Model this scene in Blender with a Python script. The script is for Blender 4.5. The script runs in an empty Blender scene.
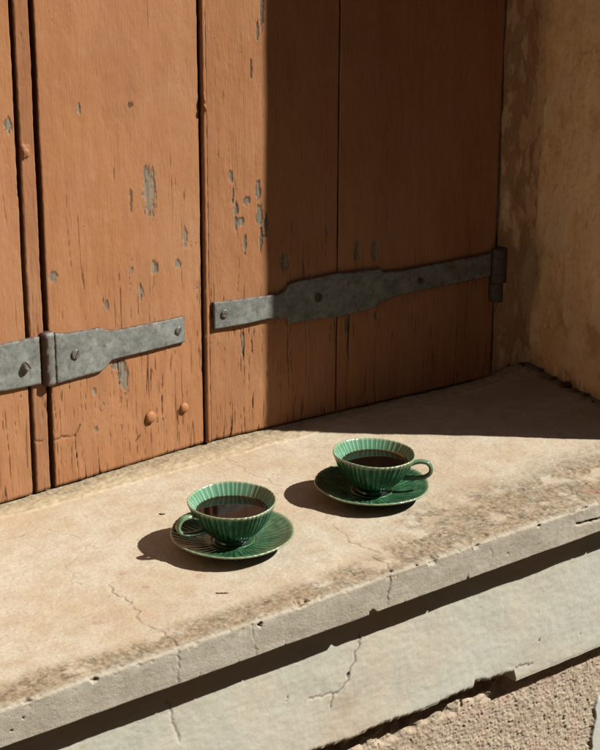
import bpy, bmesh, math, random
import numpy as np
from math import radians, sin, cos, pi, tan, atan2, sqrt
from mathutils import Vector, Matrix

# ------------------------------------------------------------------ camera, world, sun, exposure
SC = bpy.context.scene
COL = SC.collection
F_PX = 1680.0; PITCH = radians(18.6); YAW = radians(52.0); ROLL = radians(0.2)
_fh = np.array([cos(YAW), sin(YAW), 0.0]); _up = np.array([0, 0, 1.0])
CF = _fh * cos(PITCH) - _up * sin(PITCH)
CR = np.cross(CF, _up); CR /= np.linalg.norm(CR)
CU = np.cross(CR, CF)
CR = CR * cos(ROLL) + CU * sin(ROLL); CU = np.cross(CR, CF)
CP = np.array([-1.0176, -1.4262, 0.7935])

cam = bpy.data.cameras.new('camera'); camo = bpy.data.objects.new('camera', cam); COL.objects.link(camo)
cam.sensor_fit = 'VERTICAL'; cam.sensor_height = 36.0; cam.lens = F_PX / 750.0 * 36.0
cam.clip_start = 0.05; cam.clip_end = 500
M = Matrix.Identity(4)
for i in range(3):
    M[i][0] = CR[i]; M[i][1] = CU[i]; M[i][2] = -CF[i]; M[i][3] = CP[i]
camo.matrix_world = M
SC.camera = camo

SUN_AZ = radians(-41.3)      # direction towards the sun, from +X
SUN_EL = radians(44.5)
world = bpy.data.worlds.new('World'); SC.world = world; world.use_nodes = True
wn = world.node_tree
sky = wn.nodes.new('ShaderNodeTexSky'); sky.sky_type = 'NISHITA'; sky.sun_disc = False
sky.sun_elevation = SUN_EL; sky.sun_rotation = pi / 2 - SUN_AZ
bg = wn.nodes['Background']; bg.inputs['Strength'].default_value = 0.05
wn.links.new(sky.outputs[0], bg.inputs['Color'])
sl = bpy.data.lights.new('sun', 'SUN'); so = bpy.data.objects.new('sun', sl); COL.objects.link(so)
sl.energy = 5.0; sl.angle = radians(0.55); sl.color = (1.0, 0.95, 0.87)
sdir = Vector((cos(SUN_AZ) * cos(SUN_EL), sin(SUN_AZ) * cos(SUN_EL), sin(SUN_EL)))
so.rotation_euler = sdir.to_track_quat('Z', 'Y').to_euler(); so.location = sdir * 6
SC.view_settings.view_transform = 'Standard'; SC.view_settings.look = 'None'
SC.view_settings.exposure = 1.17; SC.view_settings.gamma = 1.0

# ------------------------------------------------------------------ measured photo points -> places in the world
def ray(x, y):
    d = CF * F_PX + CR * (x - 300) - CU * (y - 375); return d / np.linalg.norm(d)
def on_z(x, y, z=0.0):
    d = ray(x, y); return CP + d * ((z - CP[2]) / d[2])
def on_y(x, y, yy):
    d = ray(x, y); return CP + d * ((yy - CP[1]) / d[1])
def on_plane(x, y, p, n):
    d = ray(x, y); return CP + d * (np.dot(np.array(p) - CP, n) / np.dot(d, n))

# ------------------------------------------------------------------ noise
def _h(ix, iy, seed):
    h = (ix.astype(np.int64) * 374761393 + iy.astype(np.int64) * 668265263 + seed * 1442695041) & 0xffffffff
    h = ((h ^ (h >> 13)) * 1274126177) & 0xffffffff
    h = ((h ^ (h >> 15)) * 2246822519) & 0xffffffff
    return ((h ^ (h >> 16)) & 0xffffff) / float(0xffffff)
def gn(x, y, seed=0):
    x = np.asarray(x, float); y = np.asarray(y, float)
    ix = np.floor(x); iy = np.floor(y); fx = x - ix; fy = y - iy
    u = fx * fx * fx * (fx * (fx * 6 - 15) + 10); v = fy * fy * fy * (fy * (fy * 6 - 15) + 10)
    def g(ax, ay):
        a = _h(ix + ax, iy + ay, seed) * 2 * pi
        return np.cos(a) * (fx - ax) + np.sin(a) * (fy - ay)
    a = g(0, 0); b = g(1, 0); c = g(0, 1); d = g(1, 1)
    return 1.5 * (a + (b - a) * u + (c - a) * v + (a - b - c + d) * u * v)
def fbm(x, y, seed=0, o=4, g=0.5):
    s = 0; a = 1.0; t = 0
    for k in range(o):
        s = s + a * gn(x * 2 ** k + 17.3 * k, y * 2 ** k - 9.1 * k, seed + 31 * k); t += a; a *= g
    return s / t
def worley(x, y, seed=0):
    x = np.asarray(x, float); y = np.asarray(y, float)
    ix = np.floor(x); iy = np.floor(y); f1 = np.full(x.shape, 9.0); rnd = np.zeros(x.shape)
    for ax in (-1, 0, 1):
        for ay in (-1, 0, 1):
            px = ix + ax + _h(ix + ax, iy + ay, seed); py = iy + ay + _h(ix + ax, iy + ay, seed + 7)
            d = (px - x) ** 2 + (py - y) ** 2
            m = d < f1; f1 = np.where(m, d, f1); rnd = np.where(m, _h(ix + ax, iy + ay, seed + 13), rnd)
    return np.sqrt(f1), rnd
def ss(a, b, x):
    t = np.clip((x - a) / (b - a), 0, 1); return t * t * (3 - 2 * t)
def polydist(P, line, w=1.0):
    """distance of points P (n,3) to a 3D polyline"""
    line = [np.array(q, float) for q in line]
    out = np.full(len(P), 9.0)
    lo = np.min(line, 0) - 0.02; hi = np.max(line, 0) + 0.02
    idx = np.where(np.all((P >= lo) & (P <= hi), axis=1))[0]
    if not len(idx): return out
    Q = P[idx]; d = np.full(len(idx), 9.0)
    for a, b in zip(line[:-1], line[1:]):
        ab = b - a; t = np.clip(((Q - a) @ ab) / max(ab @ ab, 1e-12), 0, 1)
        d = np.minimum(d, np.linalg.norm(Q - (a + t[:, None] * ab), axis=1))
    out[idx] = d
    return out
def jitter(line, amp, n=6, seed=1, lock=None):
    r = random.Random(seed); res = []
    for a, b in zip(line[:-1], line[1:]):
        a = np.array(a, float); b = np.array(b, float); L = np.linalg.norm(b - a)
        for k in range(n):
            t = k / n; p = a + (b - a) * t
            if k: p = p + np.array([r.uniform(-1, 1) * (0 if q == lock else 1) for q in range(3)]) * amp * L
            res.append(p)
    res.append(np.array(line[-1], float)); return res

# ------------------------------------------------------------------ tagging and mesh building
def tag(o, label=None, cat=None, group=None, kind=None):
    if label: o['label'] = label
    if cat: o['category'] = cat
    if group: o['group'] = group
    if kind: o['kind'] = kind
    return o
def empty(name, loc, rz=0.0):
    o = bpy.data.objects.new(name, None); COL.objects.link(o); o.location = loc
    o.rotation_euler = (0, 0, rz); o.empty_display_size = 0.05
    return o
def raw_mesh(name, V, loops, sizes, mat, parent=None, smooth=None, attrs=None):
    me = bpy.data.meshes.new(name)
    V = np.asarray(V, np.float32); loops = np.asarray(loops, np.int32); sizes = np.asarray(sizes, np.int32)
    me.vertices.add(len(V)); me.vertices.foreach_set('co', V.ravel())
    me.loops.add(len(loops)); me.loops.foreach_set('vertex_index', loops)
    me.polygons.add(len(sizes))
    me.polygons.foreach_set('loop_start', np.concatenate([[0], np.cumsum(sizes)[:-1]]).astype(np.int32))
    try: me.polygons.foreach_set('loop_total', sizes)
    except Exception: pass
    if smooth is not None: me.polygons.foreach_set('use_smooth', smooth)
    me.update(calc_edges=True); me.validate()
    if attrs is not None:
        a = me.attributes.new('wear', 'FLOAT_COLOR', 'POINT')
        a.data.foreach_set('color', np.asarray(attrs, np.float32).ravel())
    me.materials.append(mat)
    o = bpy.data.objects.new(name, me); COL.objects.link(o)
    if parent: o.parent = parent
    return o
def sheet(name, X, back, mat, parent=None, wear=None, side_dark=0.0):
    """X: (nu, nv, 3) front surface; skirt and back pushed by the vector back"""
    nu, nv = X.shape[:2]; V = X.reshape(-1, 3)
    idx = np.arange(nu * nv).reshape(nu, nv)
    q = np.stack([idx[:-1, :-1], idx[1:, :-1], idx[1:, 1:], idx[:-1, 1:]], -1).reshape(-1, 4)
    ring = np.concatenate([idx[:, 0], idx[-1, 1:], idx[-2::-1, -1], idx[0, -2:0:-1]])
    R0 = V[ring]; n = len(ring); base = len(V)
    V2 = np.concatenate([V, R0, R0 + np.array(back)])
    i = np.arange(n); j = (i + 1) % n
    sk = np.stack([base + j, base + i, base + n + i, base + n + j], -1)
    # back as a second ring sheet: one n-gon
    loops = np.concatenate([q.ravel(), sk.ravel(), (base + n + i)[::-1]])
    sizes = np.concatenate([np.full(len(q), 4), np.full(n, 4), [n]])
    smooth = np.concatenate([np.ones(len(q), bool), np.zeros(n + 1, bool)])
    A = None
    if wear is not None:
        W = np.zeros((nu, nv, 4)); W[..., 3] = 1
        for k, w in enumerate(wear): W[..., k] = w
        W = W.reshape(-1, 4); Wb = W[ring].copy(); Wf = W[ring].copy()
        if side_dark: Wb[:, 1] = np.maximum(Wb[:, 1], side_dark); Wf[:, 1] = np.maximum(Wf[:, 1], side_dark * .6)  # skirt sides darkened, most towards the back
        A = np.concatenate([W, Wf, Wb])
    return raw_mesh(name, V2, loops, sizes, mat, parent, smooth, A)
def lathe(name, prof, seg, mat, parent=None, dr=None, wearf=None):
    """closed revolve of prof [(r,z)...] from axis to axis; dr(theta, k, r, z) -> (r, z)"""
    th = np.arange(seg) * 2 * pi / seg
    K = len(prof); V = []; W = []
    for k, (r, z) in enumerate(prof):
        rr = np.full(seg, r); zz = np.full(seg, z)
        if dr: rr, zz = dr(th, k, rr, zz)
        V.append(np.stack([rr * np.cos(th), rr * np.sin(th), zz], -1))
        if wearf: W.append(wearf(th, k, r, z))
    V = np.concatenate(V)
    i = np.arange(seg); j = (i + 1) % seg; q = []
    for k in range(K - 1):
        q.append(np.stack([k * seg + i, k * seg + j, (k + 1) * seg + j, (k + 1) * seg + i], -1))
    q = np.concatenate(q)
    loops = np.concatenate([q.ravel(), i[::-1], (K - 1) * seg + i]); sizes = np.concatenate([np.full(len(q), 4), [seg, seg]])
    return raw_mesh(name, V, loops, sizes, mat, parent, np.ones(len(sizes), bool), np.concatenate(W) if wearf else None)
def bm_obj(name, bm, mat, parent=None, smooth=False):
    me = bpy.data.meshes.new(name); bm.normal_update(); bm.to_mesh(me); bm.free()
    if smooth:
        for p in me.polygons: p.use_smooth = True
    me.materials.append(mat); o = bpy.data.objects.new(name, me); COL.objects.link(o)
    if parent: o.parent = parent
    return o
def box_bm(bm, x0, x1, y0, y1, z0, z1):
    v = [bm.verts.new((x, y, z)) for x in (x0, x1) for y in (y0, y1) for z in (z0, z1)]
    for f in ((0, 1, 3, 2), (4, 6, 7, 5), (0, 4, 5, 1), (2, 3, 7, 6), (0, 2, 6, 4), (1, 5, 7, 3)):
        bm.faces.new([v[k] for k in f])
def box(name, b, mat, parent=None, bev=0.0):
    bm = bmesh.new(); box_bm(bm, *b); bmesh.ops.recalc_face_normals(bm, faces=bm.faces)
    if bev: bmesh.ops.bevel(bm, geom=bm.edges[:], offset=bev, segments=2, affect='EDGES')
    return bm_obj(name, bm, mat, parent)

# ------------------------------------------------------------------ materials
class NT:
    def __init__(s, name):
        s.m = bpy.data.materials.new(name); s.m.use_nodes = True; s.t = s.m.node_tree
        s.b = s.t.nodes['Principled BSDF']; s.co = s.t.nodes.new('ShaderNodeTexCoord').outputs['Object']
    def n(s, ty): return s.t.nodes.new(ty)
    def l(s, a, b): s.t.links.new(a, b)
    def setin(s, sock, v):
        if hasattr(v, 'is_linked') or hasattr(v, 'links'): s.l(v, sock)
        else: sock.default_value = v
    def noise(s, scale, det=4, rough=0.55, vec=(1, 1, 1), dist=0.0, off=(0, 0, 0)):
        mp = s.n('ShaderNodeMapping'); mp.inputs['Scale'].default_value = vec; mp.inputs['Location'].default_value = off
        s.l(s.co, mp.inputs[0]); x = s.n('ShaderNodeTexNoise'); s.l(mp.outputs[0], x.inputs['Vector'])
        x.inputs['Scale'].default_value = scale; x.inputs['Detail'].default_value = det
        x.inputs['Roughness'].default_value = rough; x.inputs['Distortion'].default_value = dist
        return x.outputs['Fac']
    def voro(s, scale, feat='F1', vec=(1, 1, 1)):
        mp = s.n('ShaderNodeMapping'); mp.inputs['Scale'].default_value = vec; s.l(s.co, mp.inputs[0])
        x = s.n('ShaderNodeTexVoronoi'); x.feature = feat; s.l(mp.outputs[0], x.inputs['Vector']); x.inputs['Scale'].default_value = scale
        return x.outputs['Distance']
    def ramp(s, v, pts):
        r = s.n('ShaderNodeValToRGB'); s.l(v, r.inputs[0]); e = r.color_ramp.elements
        while len(e) < len(pts): e.new(0.5)
        for q, (p, c) in zip(e, pts):
            q.position = p; q.color = (*c, 1) if isinstance(c, (tuple, list)) else (c, c, c, 1)
        return r.outputs[0]
    def mix(s, f, a, b, mode='MIX'):
        x = s.n('ShaderNodeMix'); x.data_type = 'RGBA'; x.blend_type = mode
        s.setin(x.inputs[0], f)
        for k, v in ((6, a), (7, b)):
            if isinstance(v, tuple): x.inputs[k].default_value = (*v, 1)
            else: s.l(v, x.inputs[k])
        return x.outputs[2]
    def math(s, op, a, b=0.0):
        x = s.n('ShaderNodeMath'); x.operation = op; s.setin(x.inputs[0], a); s.setin(x.inputs[1], b); return x.outputs[0]
    def attr(s):
        a = s.n('ShaderNodeAttribute'); a.attribute_name = 'wear'; c = s.n('ShaderNodeSeparateColor'); s.l(a.outputs['Color'], c.inputs[0])
        return c.outputs[0], c.outputs[1], c.outputs[2]
    def bump(s, h, strength, dist, prev=None):
        b = s.n('ShaderNodeBump'); b.inputs['Strength'].default_value = strength; b.inputs['Distance'].default_value = dist
        s.l(h, b.inputs['Height'])
        if prev is not None: s.l(prev, b.inputs['Normal'])
        return b.outputs[0]
    def out(s, col=None, rough=None, normal=None, k=0.50, **kw):
        if col is not None and not isinstance(col, tuple): col = s.mix(1.0, col, (k, k, k), 'MULTIPLY')
        if col is not None: s.setin(s.b.inputs['Base Color'], (*col, 1) if isinstance(col, tuple) else col)
        if rough is not None: s.setin(s.b.inputs['Roughness'], rough)
        if normal is not None: s.l(normal, s.b.inputs['Normal'])
        for k, v in kw.items(): s.setin(s.b.inputs[k.replace('_', ' ')], v)
        return s.m

def mat_sill():
    t = NT('weathered_sill_plaster'); g, c, r = t.attr()          # g grime, c crack dirt and dark holes, r painted face
    al = t.n('ShaderNodeAttribute'); al.attribute_name = 'wear'; band = al.outputs['Alpha']; big = t.noise(7, 4, 0.6); mid = t.noise(38, 5, 0.65, off=(3, 1, 0)); fine = t.noise(320, 4, 0.7)
    base = t.ramp(big, [(0.34, (0.56, 0.425, 0.285)), (0.44, (0.58, 0.49, 0.355)), (0.58, (0.62, 0.555, 0.435))])
    base = t.mix(t.ramp(mid, [(0.44, 0.0), (0.7, 0.8)]), base, (0.50, 0.375, 0.25))
    base = t.mix(t.ramp(t.noise(75, 3, .6, off=(8, 0, 0)), [(0.6, 0.0), (0.72, 0.6)]), base, (0.62, 0.55, 0.44))
    base = t.mix(t.ramp(t.noise(240, 4, .7, off=(4, 4, 0)), [(0.40, 0.32), (0.52, 0.0), (0.66, 0.0), (0.74, .25)]), base, (0.40, 0.30, 0.205))
    base = t.mix(t.math('MULTIPLY', band, 0.75), base, t.ramp(t.noise(90, 4, .65), [(0.35, (0.42, 0.33, 0.19)), (0.65, (0.60, 0.50, 0.34))]))
    # grime: brown-grey lichen and ochre
    gc = t.mix(t.ramp(t.noise(55, 4, .65, off=(1, 5, 0)), [(0.4, 0.0), (0.6, 1.0)]), (0.115, 0.090, 0.056), (0.26, 0.170, 0.085))
    gc = t.mix(t.ramp(t.noise(160, 3, .7), [(0.45, 0.0), (0.62, 0.8)]), gc, (0.42, 0.34, 0.24))
    gf = t.math('MULTIPLY', g, t.ramp(t.noise(70, 6, .75), [(0.32, 0.50), (0.60, 1.0)]))
    base = t.mix(gf, base, gc)
    # painted grey-white nose
    pc = t.ramp(t.noise(28, 5, .65, vec=(1, 1, 2)), [(0.3, (0.43, 0.375, 0.29)), (0.5, (0.50, 0.455, 0.36)), (0.7, (0.56, 0.53, 0.44))])
    pc = t.mix(t.ramp(t.noise(140, 3, .7), [(0.58, 0.0), (0.75, 0.5)]), pc, (0.26, 0.22, 0.16))
    pc = t.mix(t.ramp(t.noise(70, 4, .65, vec=(1, 1, .16)), [(0.52, 0.0), (0.72, 0.45)]), pc, (0.36, 0.31, 0.23))
    base = t.mix(r, base, pc)
    base = t.mix(t.ramp(fine, [(0.28, 0.30), (0.45, 0.0)]), base, (0.28, 0.19, 0.11))
    ra = t.n('ShaderNodeAttribute'); ra.attribute_name = 'rust'; base = t.mix(ra.outputs['Fac'], base, (0.36, 0.15, 0.085))
    base = t.mix(c, base, (0.075, 0.045, 0.025))
    nb = t.bump(t.noise(420, 5, .75), 0.6, 0.0012); nb = t.bump(t.noise(130, 5, .7), 0.4, 0.002, nb)
    return t.out(base, 0.88, nb, Specular_IOR_Level=0.25)
def mat_fascia():
    t = NT('limewashed_plaster'); g, c, r = t.attr()
    base = t.ramp(t.noise(5, 4, .6), [(0.3, (0.68, 0.585, 0.455)), (0.45, (0.65, 0.625, 0.515)), (0.58, (0.61, 0.625, 0.535)), (0.72, (0.69, 0.60, 0.48))])
    base = t.mix(t.ramp(t.noise(38, 6, .7), [(0.5, 0.0), (0.75, 0.45)]), base, (0.53, 0.48, 0.39))
    base = t.mix(t.ramp(t.noise(260, 3, .7), [(0.60, 0.0), (0.78, 0.5)]), base, (0.33, 0.29, 0.23))
    base = t.mix(g, base, (0.42, 0.30, 0.19)); base = t.mix(c, base, (0.07, 0.045, 0.028))
    nb = t.bump(t.noise(300, 4, .7), 0.22, 0.001); nb = t.bump(t.noise(70, 4, .6), 0.22, 0.003, nb)
    return t.out(base, 0.85, nb, Specular_IOR_Level=0.25)
def mat_rough():
    t = NT('roughcast_render'); g, c, r = t.attr()
    base = t.ramp(t.noise(18, 3, .6), [(0.35, (0.50, 0.40, 0.29)), (0.5, (0.54, 0.45, 0.335)), (0.65, (0.56, 0.42, 0.32))])
    base = t.mix(g, base, (0.30, 0.21, 0.13)); base = t.mix(c, base, (0.66, 0.66, 0.60))
    nb = t.bump(t.noise(500, 4, .75), 0.5, 0.0012)
    return t.out(base, 0.95, nb, Specular_IOR_Level=0.2)
def mat_paint():
    t = NT('orange_shutter_paint'); ch, cr, we = t.attr()         # chip, crack with painted flake-edge shade, weather
    a = t.noise(9, 4, .6, vec=(1, 1, .35)); b = t.noise(60, 4, .6, vec=(1, 1, .12)); d = t.noise(35, 4, .6, off=(5, 0, 0))
    base = t.ramp(a, [(0.3, (0.435, 0.190, 0.083)), (0.5, (0.48, 0.222, 0.100)), (0.7, (0.52, 0.252, 0.122))])
    base = t.mix(t.ramp(b, [(0.45, 0.0), (0.72, 0.45)]), base, (0.37, 0.16, 0.068))
    base = t.mix(t.ramp(d, [(0.55, 0.0), (0.75, 0.4)]), base, (0.52, 0.29, 0.165))
    base = t.mix(t.math('MULTIPLY', we, t.ramp(t.noise(140, 4, .7, vec=(1, 1, .1)), [(0.35, 0.3), (0.6, 1.0)])), base, (0.31, 0.13, 0.058))
    wood = t.ramp(t.noise(300, 4, .6, vec=(1, 1, .06)), [(0.35, (0.15, 0.125, 0.095)), (0.65, (0.32, 0.28, 0.215))])
    base = t.mix(t.ramp(t.noise(22, 5, .7, vec=(1, 1, .22), off=(3, 3, 1)), [(0.54, 0.0), (0.76, 0.5)]), base, (0.33, 0.155, 0.075))
    base = t.mix(ch, base, wood); base = t.mix(cr, base, (0.045, 0.018, 0.009))
    base = t.mix(t.ramp(t.noise(3.2, 4, .65, off=(9, 2, 4)), [(0.45, 0.0), (0.7, 0.35)]), base, (0.56, 0.34, 0.20))
    rg = t.ramp(ch, [(0.0, 0.58), (1.0, 0.9)])
    nb = t.bump(t.noise(95, 5, .68, vec=(1, 1, .5)), 0.30, 0.0022); nb = t.bump(t.noise(420, 4, .65, vec=(1, 1, .06)), 0.5, 0.001, nb); nb = t.bump(t.noise(500, 3, .7), 0.2, 0.0006, nb)
    return t.out(base, rg, nb, Specular_IOR_Level=0.15)
def mat_iron():
    t = NT('grey_painted_iron'); ed, ru, x = t.attr()
    a = t.noise(42, 5, .65)
    base = t.ramp(a, [(0.3, (0.16, 0.17, 0.155)), (0.5, (0.25, 0.27, 0.25)), (0.7, (0.36, 0.385, 0.365))])
    base = t.mix(t.ramp(t.noise(130, 4, .7), [(0.5, 0.0), (0.70, 0.8)]), base, (0.12, 0.105, 0.09))
    rn = t.math('MULTIPLY', ed, t.ramp(t.noise(160, 4, .7), [(0.35, 0.2), (0.55, 1.0)]))
    base = t.mix(rn, base, (0.10, 0.048, 0.028)); base = t.mix(ru, base, (0.070, 0.034, 0.022))
    nb = t.bump(t.noise(80, 4, .6), 0.30, 0.0018); nb = t.bump(t.noise(350, 3, .7), 0.2, 0.0008, nb)
    return t.out(base, t.ramp(a, [(0.3, 0.72), (0.7, 0.52)]), nb, Specular_IOR_Level=0.3)
def mat_dark_iron():
    t = NT('dark_rusted_iron'); a = t.noise(120, 4, .65)
    base = t.ramp(a, [(0.35, (0.055, 0.045, 0.04)), (0.65, (0.11, 0.085, 0.07))])
    return t.out(base, 0.7, t.bump(a, 0.5, 0.002))
def mat_screw():
    t = NT('dull_screw_metal'); a = t.noise(400, 3, .65)
    base = t.ramp(a, [(0.35, (0.14, 0.12, 0.10)), (0.6, (0.30, 0.29, 0.26))])
    return t.out(base, 0.5, t.bump(a, 0.3, 0.0006), Metallic=0.35)
def mat_wall(name='aged_ochre_plaster', kk=1.06):
    t = NT(name); st, cr, x = t.attr()
    a = t.noise(6, 5, .62); b = t.noise(30, 5, .65, off=(2, 7, 1)); c = t.noise(110, 4, .7)
    base = t.ramp(a, [(0.3, (0.58, 0.40, 0.235)), (0.5, (0.66, 0.48, 0.30)), (0.7, (0.72, 0.56, 0.38))])
    base = t.mix(t.ramp(b, [(0.5, 0.0), (0.7, 0.6)]), base, (0.42, 0.26, 0.13))
    base = t.mix(t.ramp(c, [(0.56, 0.0), (0.75, 0.6)]), base, (0.34, 0.22, 0.12))
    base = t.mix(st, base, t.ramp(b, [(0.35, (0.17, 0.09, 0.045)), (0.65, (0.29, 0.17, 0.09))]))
    base = t.mix(x, base, (0.64, 0.50, 0.34)); base = t.mix(cr, base, (0.05, 0.03, 0.02))
    nb = t.bump(t.noise(260, 5, .75), 0.8, 0.0014); nb = t.bump(b, 0.7, 0.004, nb)
    return t.out(base, 0.92, nb, k=kk, Specular_IOR_Level=0.2)
def mat_glaze():
    t = NT('green_majolica_glaze'); rd, lt, ri = t.attr()         # ridge, light, rim
    n1 = t.noise(75, 5, .68); n2 = t.noise(240, 3, .6)
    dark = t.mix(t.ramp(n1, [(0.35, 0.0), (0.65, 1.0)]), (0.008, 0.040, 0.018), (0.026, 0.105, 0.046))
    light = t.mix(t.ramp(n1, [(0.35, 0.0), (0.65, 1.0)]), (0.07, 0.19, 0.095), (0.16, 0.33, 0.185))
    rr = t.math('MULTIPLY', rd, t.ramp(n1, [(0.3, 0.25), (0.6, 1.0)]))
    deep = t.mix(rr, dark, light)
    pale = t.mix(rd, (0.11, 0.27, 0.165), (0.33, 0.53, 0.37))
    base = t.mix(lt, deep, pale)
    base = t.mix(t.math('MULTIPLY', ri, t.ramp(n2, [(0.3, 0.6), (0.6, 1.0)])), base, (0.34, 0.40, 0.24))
    nb = t.bump(n1, 0.08, 0.002)
    return t.out(base, 0.16, nb, k=0.60, Specular_IOR_Level=0.5, Coat_Weight=0.3, Coat_Roughness=0.08)
def mat_coffee():
    t = NT('black_coffee'); ed, x, y = t.attr()
    c = t.ramp(ed, [(0.0, (0.005, 0.0020, 0.0008)), (0.6, (0.008, 0.0030, 0.0009)), (0.88, (0.020, 0.009, 0.0025)), (1.0, (0.09, 0.055, 0.015))])
    return t.out(c, 0.05, None, k=0.7, Specular_IOR_Level=0.32)
def mat_simple(name, c1, c2, sc, rough=0.9, bd=0.003):
    t = NT(name); a = t.noise(sc, 5, .65)
    return t.out(t.ramp(a, [(0.35, c1), (0.65, c2)]), rough, t.bump(a, 0.4, bd))

M_SILL = mat_sill(); M_FASC = mat_fascia(); M_ROUGH = mat_rough(); M_PAINT = mat_paint(); M_IRON = mat_iron()
M_DIRON = mat_dark_iron(); M_SCREW = mat_screw(); M_WALL = mat_wall(); M_FACADE = mat_wall('facade_plaster', 1.0); M_GLAZE = mat_glaze(); M_COFFEE = mat_coffee()
M_GROUND = mat_simple('pale_earth_ground', (0.92, 0.70, 0.47), (1.0, 0.80, 0.56), 3.0)  # unseen ground, kept pale to bounce light up under the sill
M_CRUMB = mat_simple('dry_leaf_crumb', (0.05, 0.03, 0.018), (0.12, 0.07, 0.04), 300, 0.8, 0.001)

# ------------------------------------------------------------------ ground and house wall (out of frame, lintel set low to cut the sky)
GZ = -1.05
me_g = bmesh.new(); box_bm(me_g, -60, 60, -60, 60, GZ - 0.3, GZ)
bmesh.ops.recalc_face_normals(me_g, faces=me_g.faces)
tag(bm_obj('ground', me_g, M_GROUND), kind='structure')
WY = -0.100                      # outer face of the house wall
NOSE = -0.168; FASC_Y = -0.1375; ROUGH_Y = -0.1195; TH = 0.041
XR_IN, YR_IN = 0.7332, 0.2568    # right reveal, inner bottom corner
XR_OUT = 0.6754
XL_IN, XL_OUT = -0.66, -0.61
ZTOP = 1.28  # lintel height lowered to shut out high sky
def facade(name, b): tag(box(name, b, M_FACADE), kind='structure')
facade('wall_above_window', (-3.5, 3.5, WY, 0.75, ZTOP, 3.6))
facade('wall_beside_window', (XR_OUT + 0.06, 3.5, WY + 0.003, 0.75, GZ, ZTOP - 0.001))
facade('wall_beside_window', (-3.5, XL_IN - 0.01, WY + 0.003, 0.75, GZ, ZTOP - 0.001))
facade('wall_below_window', (XL_IN - 0.009, XR_OUT + 0.059, ROUGH_Y + 0.03, 0.75, GZ, -0.045))
facade('wall_behind_shutters', (XL_IN - 0.009, XR_OUT + 0.059, 0.42, 0.75, -0.044, ZTOP - 0.001))

# house block added unseen behind the camera to close off the sky
M_OPP = mat_simple('sky_blocker_dark', (0.07, 0.055, 0.04), (0.12, 0.095, 0.065), 2.0)
oh = tag(empty('sky_blocker_opposite', (0, -3.9, GZ)), 'dark house block added unseen behind the camera to close off sky before the window', 'house')
bm = bmesh.new()
OX = [-9, -5.6, -4.6, -1.6, -0.6, 2.4, 3.4, 6.4, 7.4, 10]; OZ = [0, 1.1, 2.4, 3.1, 4.4, 5.0]
for i in range(len(OX) - 1):
    for j in range(len(OZ) - 1):
        if i % 2 == 1 and j % 2 == 1: box_bm(bm, OX[i], OX[i + 1], -0.5, -0.25, OZ[j], OZ[j + 1])
        else: box_bm(bm, OX[i], OX[i + 1], -0.5, 0, OZ[j], OZ[j + 1])
bmesh.ops.recalc_face_normals(bm, faces=bm.faces); bm_obj('wall', bm, M_OPP, oh)
box('roof', (-9.2, 10.2, -3.0, 0.25, 5.001, 5.15), M_OPP, oh)
box('raised_sky_blocker', (-9.0, -1.6, -3.0, -0.02, 5.151, 8.2), M_OPP, oh, .02)  # taller part added to shut out more sky
eh = tag(empty('sky_blocker_left', (-5.2, -1.9, GZ)), 'tall dark house block added out of view on the left to close off sky', 'house')  # second unseen block, added to close off sky on the left
bm = bmesh.new()
EY = [-1.7, -0.9, 0.1, 0.9, 1.75]; EZ = [0, 1.0, 2.4, 3.6, 4.9, 6.1, 8.0]
for i in range(len(EY) - 1):
    for j in range(len(EZ) - 1):
        d_ = 0.3 if (i % 2 == 1 and j % 2 == 1) else 0.0
        box_bm(bm, -2.0, -d_, EY[i], EY[i + 1], EZ[j], EZ[j + 1])
bmesh.ops.recalc_face_normals(bm, faces=bm.faces); bm_obj('wall', bm, M_OPP, eh)
box('roof', (-2.2, 0.2, -1.72, 1.77, 8.001, 8.15), M_OPP, eh)

# ------------------------------------------------------------------ the sill slab
def fine_axis(lo, a, b, hi, step, coarse):
    return np.concatenate([np.arange(lo, a - coarse * .5, coarse), np.arange(a, b, step), np.arange(b + coarse * .5, hi + 1e-6, coarse)])
SX = fine_axis(-0.90, -0.42, 0.76, 1.00, 0.00115, 0.01)
# profile (y, z) with outward normals
prof = []; nrm = []
for y in np.arange(0.345, 0.29, -0.006): prof.append((y, 0)); nrm.append((0, 1))
for y in np.arange(0.29, NOSE + 0.005, -0.00135): prof.append((y, 0)); nrm.append((0, 1))
RC = 0.0038
for a in np.linspace(0.0, 1.0, 7):
    t = a * pi / 2; prof.append((NOSE + RC - RC * sin(t), -RC + RC * cos(t))); nrm.append((-sin(t), cos(t)))
for z in np.arange(-RC - 0.001, -TH + 0.0018, -0.0011): prof.append((NOSE, z)); nrm.append((-1, 0))
for a in np.linspace(0.0, 1.0, 4):
    t = a * pi / 2; prof.append((NOSE + .0015 - .0015 * cos(t), -TH + .0015 - .0015 * sin(t))); nrm.append((-cos(t), -sin(t)))
for y in np.arange(NOSE + 0.003, -0.09, 0.004): prof.append((y, -TH)); nrm.append((0, -1))
prof = np.array(prof); nrm = np.array(nrm)
def P2(pts, plane='z', val=0.0):
    return [on_z(x, y, val) if plane == 'z' else on_y(x, y, val) for x, y in pts]
CR_TOP = [P2([(79, 538), (83, 545), (73, 561), (65, 567), (73, 574), (72, 583), (90, 586)]),
          P2([(109, 584), (112, 592), (125, 597), (134, 609), (158, 630), (177, 645)]),
          P2([(226, 460), (247, 473), (265, 478), (277, 485), (289, 487)]),
          P2([(335, 528), (354, 543), (369, 549), (388, 568)]),
          P2([(481, 466), (492, 473), (504, 485)]),
          P2([(320, 523), (335, 528), (346, 527)]),
          P2([(0, 540), (22, 536), (40, 528), (79, 538)]),
          P2([(83, 545), (98, 548), (112, 545)])]
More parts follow.
